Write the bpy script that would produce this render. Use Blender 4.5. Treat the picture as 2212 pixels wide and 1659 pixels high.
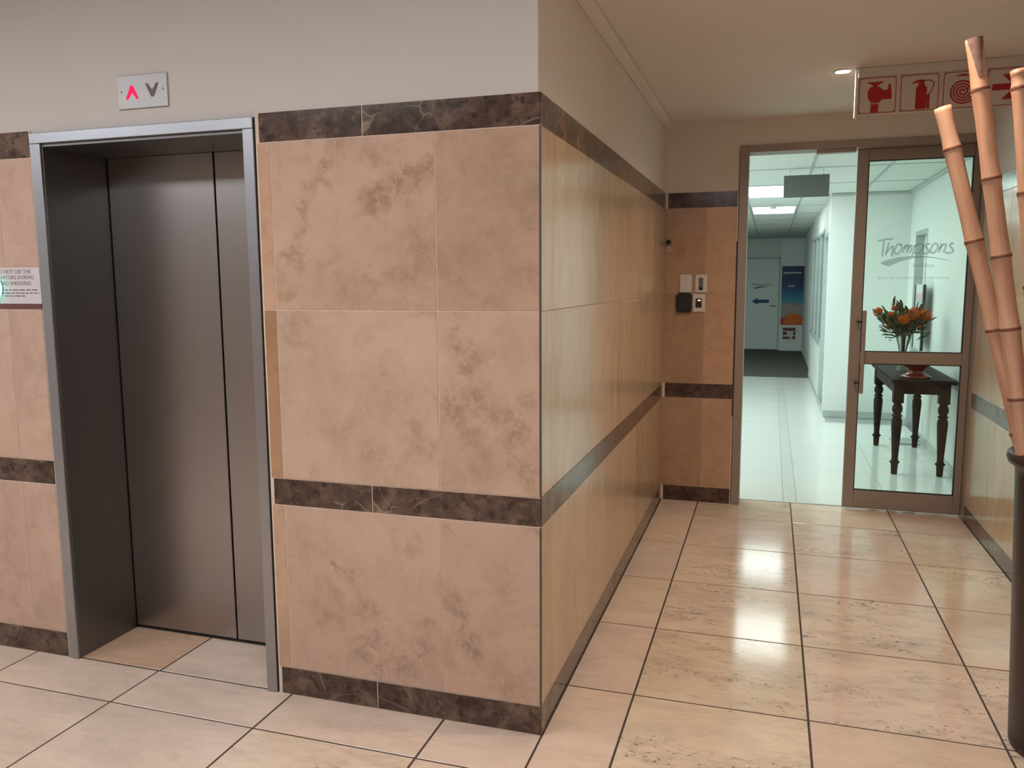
import bpy, bmesh, math, random
from mathutils import Vector, Matrix
random.seed(7)
for o in list(bpy.data.objects): bpy.data.objects.remove(o)
SC = bpy.context.scene
COL = SC.collection

# ------------------------------------------------------------------ camera
CAM = Vector((0.6816, -2.4551, 1.5047)); YAW, PITCH, ROLL, F = -0.3066, -0.1259, -0.0056, 1761.36
W, H = 2212, 1659
_f = Vector((math.sin(YAW)*math.cos(PITCH), math.cos(YAW)*math.cos(PITCH), math.sin(PITCH)))
_r0 = Vector((math.cos(YAW), -math.sin(YAW), 0)); _u0 = _r0.cross(_f)
_r = math.cos(ROLL)*_r0 + math.sin(ROLL)*_u0; _u = -math.sin(ROLL)*_r0 + math.cos(ROLL)*_u0
cd = bpy.data.cameras.new('camera'); cam = bpy.data.objects.new('camera', cd); COL.objects.link(cam)
cd.sensor_fit = 'HORIZONTAL'; cd.sensor_width = 36; cd.lens = F/W*36; cd.clip_start = .02; cd.clip_end = 100
cam.matrix_world = Matrix(((_r.x, _u.x, -_f.x, CAM.x), (_r.y, _u.y, -_f.y, CAM.y), (_r.z, _u.z, -_f.z, CAM.z), (0, 0, 0, 1)))
SC.camera = cam
def at(px, py, x=None, y=None, z=None):
    d = _f + _r*((px-W/2)/F) - _u*((py-H/2)/F)
    t = (x-CAM.x)/d.x if x is not None else (y-CAM.y)/d.y if y is not None else (z-CAM.z)/d.z
    return CAM + d*t

# ------------------------------------------------------------------ world, exposure
wd = bpy.data.worlds.new('world'); SC.world = wd; wd.use_nodes = True
wd.node_tree.nodes['Background'].inputs[0].default_value = (.6, .7, .8, 1)
wd.node_tree.nodes['Background'].inputs[1].default_value = .3
SC.view_settings.view_transform = 'Standard'; SC.view_settings.look = 'None'
SC.view_settings.gamma = 1; SC.view_settings.use_curve_mapping = False
SC.view_settings.exposure = 0.0
SC.cycles.max_bounces = 9; SC.cycles.diffuse_bounces = 4; SC.cycles.glossy_bounces = 3; SC.cycles.transparent_max_bounces = 8
LOBBY_E, OFFICE_E, DOWN_W = 14.0, 7.4, 52.0
LOBBY_C, OFFICE_C, DOWN_C = (.95, .965, 1), (.84, 1, .94), (1, .79, .61)

# ------------------------------------------------------------------ levels of the place (metres)
L = 3.1025                      # face of the wall that holds the glass door
XR = 1.872                      # right corridor wall
Z = (0, .103, .715, .812, 1.409, 1.973, 2.072)
HC, HL, HO = 2.513, 2.75, 2.408  # ceilings: corridor, lobby, office
PLAS = -.011                    # plaster sits behind the tile face
OFL, OFR, OFC, OFB = -1.0, 2.05, 1.28, 15.95   # office: left, right, passage right, far end
YC = 7.033

# ------------------------------------------------------------------ node helpers
class N:
    def __init__(s, name):
        s.m = bpy.data.materials.new(name); s.m.use_nodes = True; s.t = s.m.node_tree
        s.b = s.t.nodes['Principled BSDF']; s.out = s.t.nodes['Material Output']
    def n(s, typ, **k):
        nd = s.t.nodes.new(typ)
        for a, v in k.items(): setattr(nd, a, v)
        return nd
    def set(s, sock, v):
        if hasattr(v, 'is_linked') or hasattr(v, 'links'): s.t.links.new(v, sock)
        else:
            if sock.type == 'RGBA' and len(v) == 3: v = (*v, 1)
            sock.default_value = v
    def B(s, key, v): s.set(s.b.inputs[key], v)
    def math(s, op, a, b=0, c=0, clamp=False):
        nd = s.n('ShaderNodeMath', operation=op, use_clamp=clamp)
        for i, v in enumerate((a, b, c)): s.set(nd.inputs[i], v)
        return nd.outputs[0]
    def vmath(s, op, a, b=(0, 0, 0)):
        nd = s.n('ShaderNodeVectorMath', operation=op); s.set(nd.inputs[0], a); s.set(nd.inputs[1], b)
        return nd.outputs['Value'] if op in ('LENGTH', 'DISTANCE') else nd.outputs[0]
    def mix(s, f, a, b, mode='MIX'):
        nd = s.n('ShaderNodeMix', data_type='RGBA', blend_type=mode)
        s.set(nd.inputs[0], f); s.set(nd.inputs[6], a); s.set(nd.inputs[7], b); return nd.outputs[2]
    def noise(s, v, sc, det=4, rough=.55, dist=0):
        nd = s.n('ShaderNodeTexNoise'); s.set(nd.inputs['Vector'], v)
        nd.inputs['Scale'].default_value = sc; nd.inputs['Detail'].default_value = det
        nd.inputs['Roughness'].default_value = rough; nd.inputs['Distortion'].default_value = dist
        return nd.outputs['Fac']
    def voro(s, v, sc, feat='F1'):
        nd = s.n('ShaderNodeTexVoronoi', feature=feat); s.set(nd.inputs['Vector'], v); nd.inputs['Scale'].default_value = sc
        return nd.outputs['Distance']
    def ramp(s, f, *stops):
        nd = s.n('ShaderNodeValToRGB'); e = nd.color_ramp.elements
        while len(e) < len(stops): e.new(.5)
        for el, (p, c) in zip(e, stops):
            el.position = p; el.color = (*c, 1) if hasattr(c, '__len__') else (c, c, c, 1)
        s.set(nd.inputs[0], f); return nd.outputs[0]
    def step(s, f, a, b):
        nd = s.n('ShaderNodeMapRange', interpolation_type='SMOOTHSTEP'); s.set(nd.inputs[0], f)
        nd.inputs[1].default_value = a; nd.inputs[2].default_value = b; return nd.outputs[0]
    def obj(s, scale=(1, 1, 1), rnd=True):
        tc = s.n('ShaderNodeTexCoord').outputs['Object']
        v = s.vmath('MULTIPLY', tc, scale)
        if rnd:
            oi = s.n('ShaderNodeObjectInfo'); k = s.math('MULTIPLY', oi.outputs['Random'], 91.7)
            cx = s.n('ShaderNodeCombineXYZ'); s.set(cx.inputs[0], k); s.set(cx.inputs[1], s.math('MULTIPLY', k, 1.7)); s.set(cx.inputs[2], s.math('MULTIPLY', k, -.6))
            v = s.vmath('ADD', v, cx.outputs[0])
        return v
    def tint(s): return s.n('ShaderNodeObjectInfo').outputs['Color']
    def bump(s, h, st=.2, d=.002):
        nd = s.n('ShaderNodeBump'); nd.inputs['Strength'].default_value = st; nd.inputs['Distance'].default_value = d
        s.set(nd.inputs['Height'], h); s.set(s.b.inputs['Normal'], nd.outputs[0])

def plain(name, c, rough=.5, metal=0, spec=.5, var=.06, sc=6, bump=0):
    k = N(name); v = k.obj(rnd=False); f = k.noise(v, sc, 4)
    lo = tuple(x*(1-var) for x in c); hi = tuple(min(1, x*(1+var)) for x in c)
    k.B('Base Color', k.ramp(f, (.3, lo), (.7, hi))); k.B('Roughness', rough); k.B('Metallic', metal); k.B('Specular IOR Level', spec)
    if bump: k.bump(k.noise(v, 180, 3), bump, .001)
    return k.m
def emit(name, c, st):
    k = N(name); e = k.n('ShaderNodeEmission'); e.inputs[0].default_value = (*c, 1); e.inputs[1].default_value = st
    k.t.links.new(e.outputs[0], k.out.inputs[0]); return k.m
def glass(name, tint=(.93, .97, .95), amt=1.0):
    k = N(name); tr = k.n('ShaderNodeBsdfTransparent'); tr.inputs[0].default_value = (*tint, 1)
    gl = k.n('ShaderNodeBsdfGlossy'); gl.inputs['Roughness'].default_value = .02
    fr = k.n('ShaderNodeFresnel'); fr.inputs[0].default_value = 1.45
    mx = k.n('ShaderNodeMixShader'); k.set(mx.inputs[0], k.math('MULTIPLY', fr.outputs[0], amt))
    k.t.links.new(tr.outputs[0], mx.inputs[1]); k.t.links.new(gl.outputs[0], mx.inputs[2]); k.t.links.new(mx.outputs[0], k.out.inputs[0])
    return k.m

def travertine(name, base, dark, blot=.55, rough=.25, streak=(1, 1, 1), pits=.0, pitcol=(.13, .115, .11), blobs=(), blobcol=(.30, .19, .125), bump=.06, spec=.5):
    """polished stone; blobs: fixed stains of their own shape at object-space centres"""
    k = N(name); v = k.obj(streak); raw = k.obj(rnd=False)
    n1 = k.noise(v, 2.2, 5, .62, .6); n2 = k.noise(v, 5.5, 6, .66, 1.2); n3 = k.noise(v, 26, 3, .6); n4 = k.noise(v, 11, 5, .68, .5)
    lite = tuple(min(1, x*1.13) for x in base); mid = tuple(x*.86 for x in base)
    col = k.ramp(n1, (.30, mid), (.48, base), (.70, lite))
    col = k.mix(k.math('MULTIPLY', k.step(n4, .48, .66), blot*.55), col, dark)
    col = k.mix(k.math('MULTIPLY', k.step(n2, .54, .72), blot), col, dark)
    col = k.mix(k.math('MULTIPLY', k.step(n3, .5, .75), .22), col, tuple(min(1, x*1.25) for x in base))
    col = k.mix(k.math('MULTIPLY', k.step(n4, .50, .32), .22), col, tuple(min(1, x*1.22) for x in base))
    h = n3
    if blobs:
        wn = k.n('ShaderNodeTexNoise'); k.set(wn.inputs['Vector'], v); wn.inputs['Scale'].default_value = 6; wn.inputs['Detail'].default_value = 6; wn.inputs['Roughness'].default_value = .7
        w = k.vmath('MULTIPLY', k.vmath('SUBTRACT', wn.outputs['Color'], (.5, .5, .5)), (.26, .26, .26)); p = k.vmath('ADD', raw, w)
        tot = None
        for (c, r, s_) in blobs:
            d = k.vmath('DISTANCE', p, c)
            g = k.math('MULTIPLY', k.step(d, r*1.55, r*.1), min(1, s_*1.2))
            tot = g if tot is None else k.math('MAXIMUM', tot, g)
        fine = k.ramp(k.noise(v, 30, 5, .75, .8), (.34, .10), (.62, 1.0))
        col = k.mix(k.math('MULTIPLY', tot, fine, clamp=True), col, blobcol)
        spk = k.math('MULTIPLY', tot, k.step(k.noise(v, 62, 4, .65, .6), .60, .68))
        col = k.mix(k.math('MULTIPLY', spk, .75), col, tuple(min(1, x*1.28) for x in base))
    if pits:
        cl = k.step(k.noise(v, 2.0, 5, .68), .46, .62)
        pv = k.vmath('MULTIPLY', v, (1.5, 1, 1))
        pt = k.math('MULTIPLY', k.step(k.noise(pv, 36, 3, .6, .4), .60, .645), cl)
        pt2 = k.step(k.noise(k.vmath('ADD', pv, (7, 3, 1)), 17, 4, .75), .69, .715)
        pa = k.math('MULTIPLY', k.math('MAXIMUM', pt, pt2), pits, clamp=True)
        gm = k.math('MULTIPLY', cl, k.step(n4, .45, .62))
        col = k.mix(k.math('MULTIPLY', gm, .55), col, tuple(a*.6+b*.4 for a, b in zip(dark, (.36, .33, .31))))
        col = k.mix(pa, col, pitcol); h = k.math('SUBTRACT', h, k.math('MULTIPLY', pa, 2))
    col = k.mix(1.0, col, k.tint(), 'MULTIPLY')
    k.B('Base Color', col); k.B('Roughness', k.math('ADD', k.math('MULTIPLY', n3, .08), rough-.04)); k.B('Specular IOR Level', spec)
    if bump: k.bump(h, bump, .001)
    return k.m

def emperador(name):
    k = N(name); v = k.obj(); n1 = k.noise(v, 9, 5, .68, .8); n2 = k.noise(v, 30, 5, .6)
    col = k.ramp(n1, (.32, (.040, .024, .018)), (.5, (.105, .066, .049)), (.66, (.20, .133, .097)))
    col = k.mix(k.math('MULTIPLY', k.step(n2, .56, .68), .5), col, (.22, .145, .10))
    col = k.mix(k.math('MULTIPLY', k.step(n2, .46, .36), .75), col, (.022, .013, .010))
    wz = k.n('ShaderNodeTexNoise'); k.set(wz.inputs['Vector'], v); wz.inputs['Scale'].default_value = 5
    dv = k.vmath('ADD', v, k.vmath('MULTIPLY', wz.outputs['Color'], (.22, .22, .22)))
    e = k.voro(dv, 5.5, 'DISTANCE_TO_EDGE')
    ln = k.math('MULTIPLY', k.step(e, .022, .004), k.step(k.noise(v, 3.5, 3), .52, .64))
    col = k.mix(k.math('MULTIPLY', ln, .5), col, (.42, .33, .26))
    col = k.mix(1.0, col, k.tint(), 'MULTIPLY')
    k.B('Base Color', col); k.B('Roughness', .17); k.B('Specular IOR Level', .5); return k.m

def steel(name, c, rough=.34, axis=(1, 1, 60)):
    k = N(name); v = k.obj(axis, rnd=False); n = k.noise(v, 30, 3)
    k.B('Base Color', k.ramp(n, (.3, tuple(x*.94 for x in c)), (.7, c))); k.B('Metallic', 1)
    k.B('Roughness', k.math('ADD', k.math('MULTIPLY', n, .06), rough-.03)); k.bump(n, .05, .0004); return k.m

M = {}
M['plaster'] = plain('white_plaster', (.66, .64, .615), .75, var=.015, sc=2, bump=.06)
M['plaster_corr'] = plain('corridor_lit_plaster', (.77, .725, .675), .75, var=.015, sc=2, bump=.06)  # same paint as the lobby; corridor light put into its paler, warmer colour
M['office_wall'] = plain('office_paint', (.80, .83, .81), .5, var=.01, sc=2)
M['grout'] = plain('pale_grout', (.78, .64, .52), .85, var=.1, sc=40)
M['grout_floor'] = plain('dark_floor_grout', (.075, .058, .046), .85, var=.2, sc=40)
M['grout_office'] = plain('grey_office_grout', (.34, .37, .35), .8, var=.1, sc=40)
M['trav_wall'] = travertine('travertine_wall', (.57, .405, .305), (.42, .275, .19), .5, .22)
M['trav_dull'] = travertine('travertine_wall_veined', (.585, .435, .305), (.44, .30, .19), .5, .17, streak=(1, 1, .3))
M['trav_floor'] = travertine('travertine_floor', (.73, .595, .475), (.55, .42, .32), .5, .115, streak=(.8, 2.0, 1), pits=.85, bump=.012, spec=.40)
M['trav_floor_plain'] = travertine('travertine_floor_plain', (.74, .595, .485), (.58, .43, .335), .4, .115, streak=(.8, 1.8, 1), pits=.0, bump=.012, spec=.40)
M['emp'] = emperador('dark_brown_marble')
M['steel_door'] = steel('brushed_steel', (.43, .415, .41), .33)
M['steel_frame'] = steel('satin_steel', (.44, .465, .505), .38)
M['steel_shaded'] = steel('shaded_steel', (.22, .22, .225), .40)  # steel darkened in colour for the dim surroundings the reveals reflect
M['steel_plate'] = steel('plate_steel', (.42, .41, .41), .42)
M['dark'] = plain('black_gap', (.012, .011, .011), .7)
M['bead'] = plain('grey_corner_bead', (.10, .10, .095), .5, metal=.6)
M['alu'] = plain('bronze_aluminium', (.35, .295, .26), .38, metal=.2, var=.03)
M['gasket'] = plain('black_gasket', (.02, .018, .017), .6)
M['glass'] = glass('door_glass'); M['vase_glass'] = glass('vase_glass', (.86, .92, .88), 2.2)
def film():
    k = N('frosted_film'); tr = k.n('ShaderNodeBsdfTransparent'); tr.inputs[0].default_value = (.90, .90, .90, 1)
    tl = k.n('ShaderNodeBsdfTranslucent'); tl.inputs[0].default_value = (.5, .5, .5, 1); mx = k.n('ShaderNodeMixShader'); mx.inputs[0].default_value = .22
    k.t.links.new(tr.outputs[0], mx.inputs[1]); k.t.links.new(tl.outputs[0], mx.inputs[2]); k.t.links.new(mx.outputs[0], k.out.inputs[0]); return k.m
M['film'] = film()
M['white'] = plain('white_plastic', (.70, .66, .62), .4, var=.02)
M['black'] = plain('black_plastic', (.018, .016, .015), .35)
M['darkwood'] = plain('dark_stained_wood', (.026, .014, .010), .55, var=.35, sc=14, spec=.12)
M['redglaze'] = plain('red_glaze', (.14, .014, .010), .15, var=.2)
M['pot'] = plain('dark_brown_glaze', (.028, .019, .016), .42, var=.25, sc=20)
M['soil'] = plain('dark_pebbles', (.02, .015, .01), .8)
M['red'] = plain('red_print', (.42, .012, .018), .5, var=.03)
M['signwhite'] = plain('sign_board', (.66, .60, .56), .4, var=.02)
M['signedge'] = plain('clear_edge', (.92, .92, .90), .25)
M['off_tile'] = plain('white_porcelain', (.80, .82, .79), .09, var=.012, sc=1.5)
M['off_strip'] = plain('white_porcelain_strip', (.74, .77, .745), .1, var=.02, sc=1.5)
M['carpet'] = plain('dark_carpet', (.085, .075, .062), .95, var=.3, sc=60, bump=.4)
M['ceil_tile'] = plain('ceiling_board', (.70, .74, .71), .85, var=.02, sc=30, bump=.15)
M['ceil_grid'] = plain('ceiling_grid', (.42, .46, .45), .6)
M['off_skirt'] = plain('grey_skirting', (.50, .55, .52), .5)
M['off_alu'] = plain('office_aluminium', (.48, .53, .53), .4, metal=.4)
M['board_grey'] = plain('grey_board', (.14, .145, .13), .6)
M['blue'] = plain('blue_print', (.012, .06, .19), .5)
M['paper'] = plain('printed_paper', (.68, .64, .66), .6, var=.02)
M['ink'] = plain('grey_ink', (.17, .15, .155), .7)
M['inkred'] = plain('maroon_ink', (.16, .06, .055), .7)
M['added_lamp'] = emit('added_lobby_lamp', LOBBY_C, LOBBY_E)
M['lamp_office'] = emit('office_lamp', OFFICE_C, OFFICE_E)
M['lamp_down'] = emit('downlight_lens', (1, .95, .85), 40)
M['led_red'] = emit('red_arrow_light', (1, .02, .10), 1.1)
M['led_dot'] = emit('red_led', (1, .25, .2), 6)
M['led_mint'] = emit('mint_button_light', (.42, 1, .80), 2.0)
M['petal'] = plain('orange_petals', (.78, .17, .018), .6, var=.35, sc=40)
M['leaf'] = plain('green_leaf', (.045, .075, .025), .4, var=.4, sc=25)
M['stem'] = plain('brown_stem', (.05, .045, .022), .6)

def bamboo_mat():
    k = N('dried_bamboo'); v = k.obj((9, 9, .8)); n = k.noise(v, 4, 5); n2 = k.noise(k.obj((2, 2, 1)), 3, 4)
    c = k.ramp(n, (.3, (.42, .235, .15)), (.55, (.55, .325, .215)), (.75, (.62, .40, .285)))
    c = k.mix(k.math('MULTIPLY', k.step(n2, .5, .7), .45), c, (.40, .22, .155)); k.B('Base Color', c); k.B('Roughness', .42); return k.m
M['bamboo'] = bamboo_mat(); M['node'] = plain('bamboo_node', (.20, .085, .05), .6, var=.3, sc=60)
M['cut'] = plain('dry_cut_bamboo', (.17, .10, .085), .8, var=.3, sc=60)

# ------------------------------------------------------------------ mesh helpers
def put(name, me, mat=None, parent=None, loc=(0, 0, 0), rot=(0, 0, 0)):
    if mat is not None and not me.materials: me.materials.append(mat)
    o = bpy.data.objects.new(name, me); COL.objects.link(o); o.location = loc; o.rotation_euler = rot
    if parent is not None: o.parent = parent
    return o
def tag(o, label, cat, group=None):
    o['label'] = label; o['category'] = cat
    if group: o['group'] = group
    return o
def thing(name, label, cat, loc=(0, 0, 0), rz=0, group=None):
    o = bpy.data.objects.new(name, None); COL.objects.link(o); o.location = loc; o.rotation_euler = (0, 0, rz)
    o.empty_display_size = .05
    return tag(o, label, cat, group)
def struct(o, label=None):
    o['kind'] = 'structure'
    if label: o['label'] = label
    return o
def mesh(name, v, f, smooth=False):
    me = bpy.data.meshes.new(name); me.from_pydata([tuple(p) for p in v], [], f); me.update()
    if smooth:
        for p in me.polygons: p.use_smooth = True
    return me
def boxes_mesh(name, lst):
    v, f = [], []
    for (x0, x1, y0, y1, z0, z1) in lst:
        b = len(v)
        v += [(x0, y0, z0), (x1, y0, z0), (x1, y1, z0), (x0, y1, z0), (x0, y0, z1), (x1, y0, z1), (x1, y1, z1), (x0, y1, z1)]
        f += [tuple(b+i for i in q) for q in ((0, 3, 2, 1), (4, 5, 6, 7), (0, 1, 5, 4), (1, 2, 6, 5), (2, 3, 7, 6), (3, 0, 4, 7))]
    return mesh(name, v, f)
_bc = {}
def bev_box(sx, sy, sz, b=.0012, seg=1):
    key = (round(sx, 4), round(sy, 4), round(sz, 4), b, seg)
    if key not in _bc:
        bm = bmesh.new(); bmesh.ops.create_cube(bm, size=1); bmesh.ops.scale(bm, vec=(sx, sy, sz), verts=bm.verts)
        if b: bmesh.ops.bevel(bm, geom=bm.edges[:], offset=min(b, .45*min(sx, sy, sz)), segments=seg, affect='EDGES')
        me = bpy.data.meshes.new('box'); bm.to_mesh(me); bm.free(); _bc[key] = me
    return _bc[key]
_bm_mat = {}
def box(name, x0, x1, y0, y1, z0, z1, mat, parent=None, b=.0012, seg=1, color=None):
    """one bevelled box whose origin is its centre; parent's own location is taken off"""
    src = bev_box(x1-x0, y1-y0, z1-z0, b, seg); key = (src.name, mat.name)
    if key not in _bm_mat:
        me = src.copy(); me.materials.append(mat); _bm_mat[key] = me
    c = Vector(((x0+x1)/2, (y0+y1)/2, (z0+z1)/2))
    if parent is not None:
        p = parent
        while p is not None: c -= p.location; p = p.parent
    o = put(name, _bm_mat[key], None, parent, c)
    if color: o.color = (*color, 1)
    return o
def lathe(name, prof, n=24, cap=True, smooth=True):
    v, f = [], []
    for (r, z) in prof:
        for i in range(n): a = 2*math.pi*i/n; v.append((r*math.cos(a), r*math.sin(a), z))
    for j in range(len(prof)-1):
        for i in range(n): f.append((j*n+i, j*n+(i+1) % n, (j+1)*n+(i+1) % n, (j+1)*n+i))
    if cap: f.append(tuple(range(n-1, -1, -1))); f.append(tuple((len(prof)-1)*n+i for i in range(n)))
    return mesh(name, v, f, smooth)
def tube(name, pts, rad, n=10, cap=True, smooth=True):
    pts = [Vector(p) for p in pts]; v, f = [], []
    if not hasattr(rad, '__len__'): rad = [rad]*len(pts)
    up = Vector((0, 0, 1)); t0 = (pts[1]-pts[0]).normalized()
    a = t0.cross(Vector((1, 0, 0)) if abs(t0.x) < .9 else Vector((0, 1, 0))).normalized()
    for i, p in enumerate(pts):
        t = (pts[min(i+1, len(pts)-1)]-pts[max(i-1, 0)]).normalized(); a = (a-t*a.dot(t)).normalized(); b = t.cross(a)
        for k in range(n): g = 2*math.pi*k/n; v.append(p+(a*math.cos(g)+b*math.sin(g))*rad[i])
    for j in range(len(pts)-1):
        for i in range(n): f.append((j*n+i, j*n+(i+1) % n, (j+1)*n+(i+1) % n, (j+1)*n+i))
    if cap: f.append(tuple(range(n-1, -1, -1))); f.append(tuple((len(pts)-1)*n+i for i in range(n)))
    return mesh(name, v, f, smooth)
def prism(name, poly, y0, y1):
    """outline in (x,z), extruded from y0 to y1"""
    n = len(poly); v = [(x, y0, z) for x, z in poly]+[(x, y1, z) for x, z in poly]
    f = [tuple(range(n)), tuple(range(2*n-1, n-1, -1))]+[(i, i+n, (i+1) % n+n, (i+1) % n) for i in range(n)]
    me = mesh(name, v, f); bm = bmesh.new(); bm.from_mesh(me); bmesh.ops.recalc_face_normals(bm, faces=bm.faces); bm.to_mesh(me); bm.free(); return me
def smooth_line(p, k=6):
    out = []; q = [p[0]]+list(p)+[p[-1]]
    for i in range(1, len(q)-2):
        a, b, c, d = (Vector(x) for x in q[i-1:i+3])
        for s in range(k):
            t = s/k; out.append(.5*((2*b)+(c-a)*t+(2*a-5*b+4*c-d)*t*t+(3*b-a-3*c+d)*t**3))
    out.append(Vector(p[-1])); return out
def ribbons(name, strokes, width, y0, y1):
    """flat pen strokes in (x,z) of a given width, thickness y0..y1"""
    v, f = [], []
    for st in strokes:
        P = smooth_line(st); b = len(v)
        for i, p in enumerate(P):
            t = (P[min(i+1, len(P)-1)]-P[max(i-1, 0)]); t.normalize(); nrm = Vector((-t.y, t.x))*width/2
            for q in (p+nrm, p-nrm):
                v.append((q.x, y0, q.y)); v.append((q.x, y1, q.y))
        for i in range(len(P)-1):
            a = b+4*i; c = a+4
            f += [(a, a+2, c+2, c), (a+1, c+1, c+3, a+3), (a, c, c+1, a+1), (a+2, a+3, c+3, c+2)]
        e = b+4*(len(P)-1); f += [(b, b+1, b+3, b+2), (e, e+2, e+3, e+1)]
    return mesh(name, v, f)
def text(name, body, size, mat, parent, loc, rot=(math.pi/2, 0, 0), ext=.0004, align='CENTER', sx=1, shear=0):
    cu = bpy.data.curves.new(name, 'FONT'); cu.body = body; cu.size = size; cu.extrude = ext; cu.align_x = align; cu.resolution_u = 3; cu.shear = shear
    t = bpy.data.objects.new('tmp', cu); COL.objects.link(t); bpy.context.view_layer.update()
    me = bpy.data.meshes.new_from_object(t.evaluated_get(bpy.context.evaluated_depsgraph_get())); bpy.data.objects.remove(t)
    me.materials.clear(); me.materials.append(mat)
    for q in me.vertices: q.co.x *= sx
    return put(name, me, None, parent, loc, rot)

# ================================================================== SETTING
def slab(name, lst, mat, label=None): return struct(put(name, boxes_mesh(name, lst), mat), label)
G = .0035
# --- wall that holds the lift (plane y = 0)
LX0, LX1, LZ = -1.985, -1.005, 2.062
T_ = .0025
wl = slab('wall_front', [(-5.2, LX0, T_, .50, 0, Z[6]), (LX1, -T_, T_, .50, 0, Z[6]), (LX0, LX1, .42, .50, 0, LZ)], M['grout'])
wlp = slab('wall_upper', [(-5.2, PLAS, -PLAS, .50, Z[6], HL+.1), (LX0, LX1, -PLAS, .50, 2.05, Z[6])], M['plaster'])
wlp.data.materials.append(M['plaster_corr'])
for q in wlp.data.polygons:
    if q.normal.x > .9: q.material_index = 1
wl['label'] = 'tiled wall around the lift doors'; wlp['label'] = 'white plaster above the lift and tiles'
# --- corridor left wall (plane x = 0)
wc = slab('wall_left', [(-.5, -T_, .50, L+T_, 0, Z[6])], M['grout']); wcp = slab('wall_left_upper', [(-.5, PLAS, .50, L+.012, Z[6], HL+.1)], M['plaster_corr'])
# --- far wall with the door opening
JX0, DZ = .462, 2.353
wf = slab('wall_far', [(-.5, JX0, L+T_, L+.18, 0, Z[6])], M['grout'])
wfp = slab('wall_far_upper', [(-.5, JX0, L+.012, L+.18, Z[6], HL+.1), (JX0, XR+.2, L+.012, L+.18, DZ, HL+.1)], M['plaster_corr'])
# --- right wall
wr = slab('wall_right', [(XR+T_, XR+.2, -4.8, L+.18, 0, Z[6])], M['grout'])
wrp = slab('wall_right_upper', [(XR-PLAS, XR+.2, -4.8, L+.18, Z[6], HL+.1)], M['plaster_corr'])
slab('wall_back', [(-5.2, XR+.2, -4.8, -4.6, 0, HL+.1)], M['plaster']); slab('wall_lobby_left', [(-5.2, -5.0, -4.6, .012, 0, HL+.1)], M['plaster'])
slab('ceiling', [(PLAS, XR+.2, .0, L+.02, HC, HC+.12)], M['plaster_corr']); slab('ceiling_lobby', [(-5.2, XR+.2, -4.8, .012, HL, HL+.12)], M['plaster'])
slab('wall_bulkhead', [(PLAS, XR+.012, -.02, .0, HC, HL)], M['plaster'])
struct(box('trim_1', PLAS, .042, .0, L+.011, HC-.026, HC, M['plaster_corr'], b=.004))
# --- floors
YS = L+.165
fl = slab('floor', [(-5.2, XR+.02, -4.8, .012, -.10, -.002), (PLAS, XR+.02, .012, YS, -.10, -.002), (LX0, LX1, .012, .42, -.10, -.002)], M['grout_floor'])

def tile(parent, u, w, plane, face, mat, name='tile', g=G, color=None):
    """a stone slab; u, w: extents in the two plane directions; plane 'y' faces -y, 'x' faces +x, '-x' faces -x, 'z' faces up"""
    u0, u1, w0, w1 = u[0]+g/2, u[1]-g/2, w[0]+g/2, w[1]-g/2
    if u1-u0 < .004 or w1-w0 < .004: return
    th = .0125
    if color is None:
        k = random.uniform(.93, 1.05); color = (k, k*random.uniform(.985, 1.01), k*random.uniform(.96, 1.02))
    d = random.uniform(0, .0008)
    e = dict(y=(u0, u1, face+d, face+th, w0, w1), x=(face-th, face-d, u0, u1, w0, w1), z=(u0, u1, w0, w1, face-th, face-d))
    e['-x'] = (face+d, face+th, u0, u1, w0, w1)
    return box(name, *e[plane], mat, parent, .0009, 1, color)

rows = [(Z[1], Z[2]), (Z[3], Z[4]), (Z[4], Z[5])]; bands = [(0, Z[1]), (Z[2], Z[3]), (Z[5], Z[6])]
# lift wall: stains of the six big slabs, read off the photograph
def bl(cx, cz, lst): 
    out = []
    for (px, py, r, s_) in lst:
        p = at(px, py, y=0); out.append(((p.x-cx, 0, p.z-cz), r, s_))
    return out
xs = [(-.349, -.003), (-.950, -.349), (-1.0, -.950)]
st = {
 (2, 1): [(735, 312, .05, .55), (705, 350, .045, .6), (680, 400, .04, .5), (655, 452, .03, .6), (645, 500, .035, .55), (636, 560, .045, .6), (618, 625, .04, .5), (800, 322, .06, .45), (850, 330, .05, .4), (825, 425, .06, .75), (870, 405, .06, .7), (915, 385, .05, .7), (885, 600, .09, .4), (905, 520, .07, .4), (760, 645, .08, .3)],
 (2, 0): [(1060, 330, .09, .25), (1000, 560, .08, .25), (1090, 600, .08, .2)],
 (1, 1): [(640, 700, .07, .35), (800, 985, .06, .45), (905, 965, .06, .5), (930, 655, .05, .5), (850, 830, .09, .25), (690, 790, .08, .2), (740, 920, .08, .2)],
 (1, 0): [(985, 740, .05, .6), (970, 700, .035, .5), (1012, 785, .05, .65), (982, 885, .06, .6), (1035, 875, .06, .65), (1085, 905, .05, .6), (1112, 945, .05, .65), (1050, 765, .035, .4), (1137, 1035, .045, .6), (1142, 870, .04, .5), (1120, 1010, .04, .5), (1020, 940, .05, .4)],
 (0, 1): [(733, 1222, .022, 1.0), (765, 1240, .045, .45), (800, 1312, .05, .6), (812, 1372, .05, .75), (780, 1385, .035, .5), (905, 1335, .045, .55), (920, 1382, .045, .6), (870, 1445, .06, .65), (790, 1432, .045, .6), (830, 1462, .05, .6), (915, 1420, .05, .5), (850, 1250, .06, .2)],
 (0, 0): [(975, 1290, .05, .6), (1000, 1340, .04, .75), (1010, 1392, .045, .95), (1018, 1418, .04, .9), (985, 1312, .035, .6), (1060, 1230, .06, .2), (1090, 1300, .09, .15)]}
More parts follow.
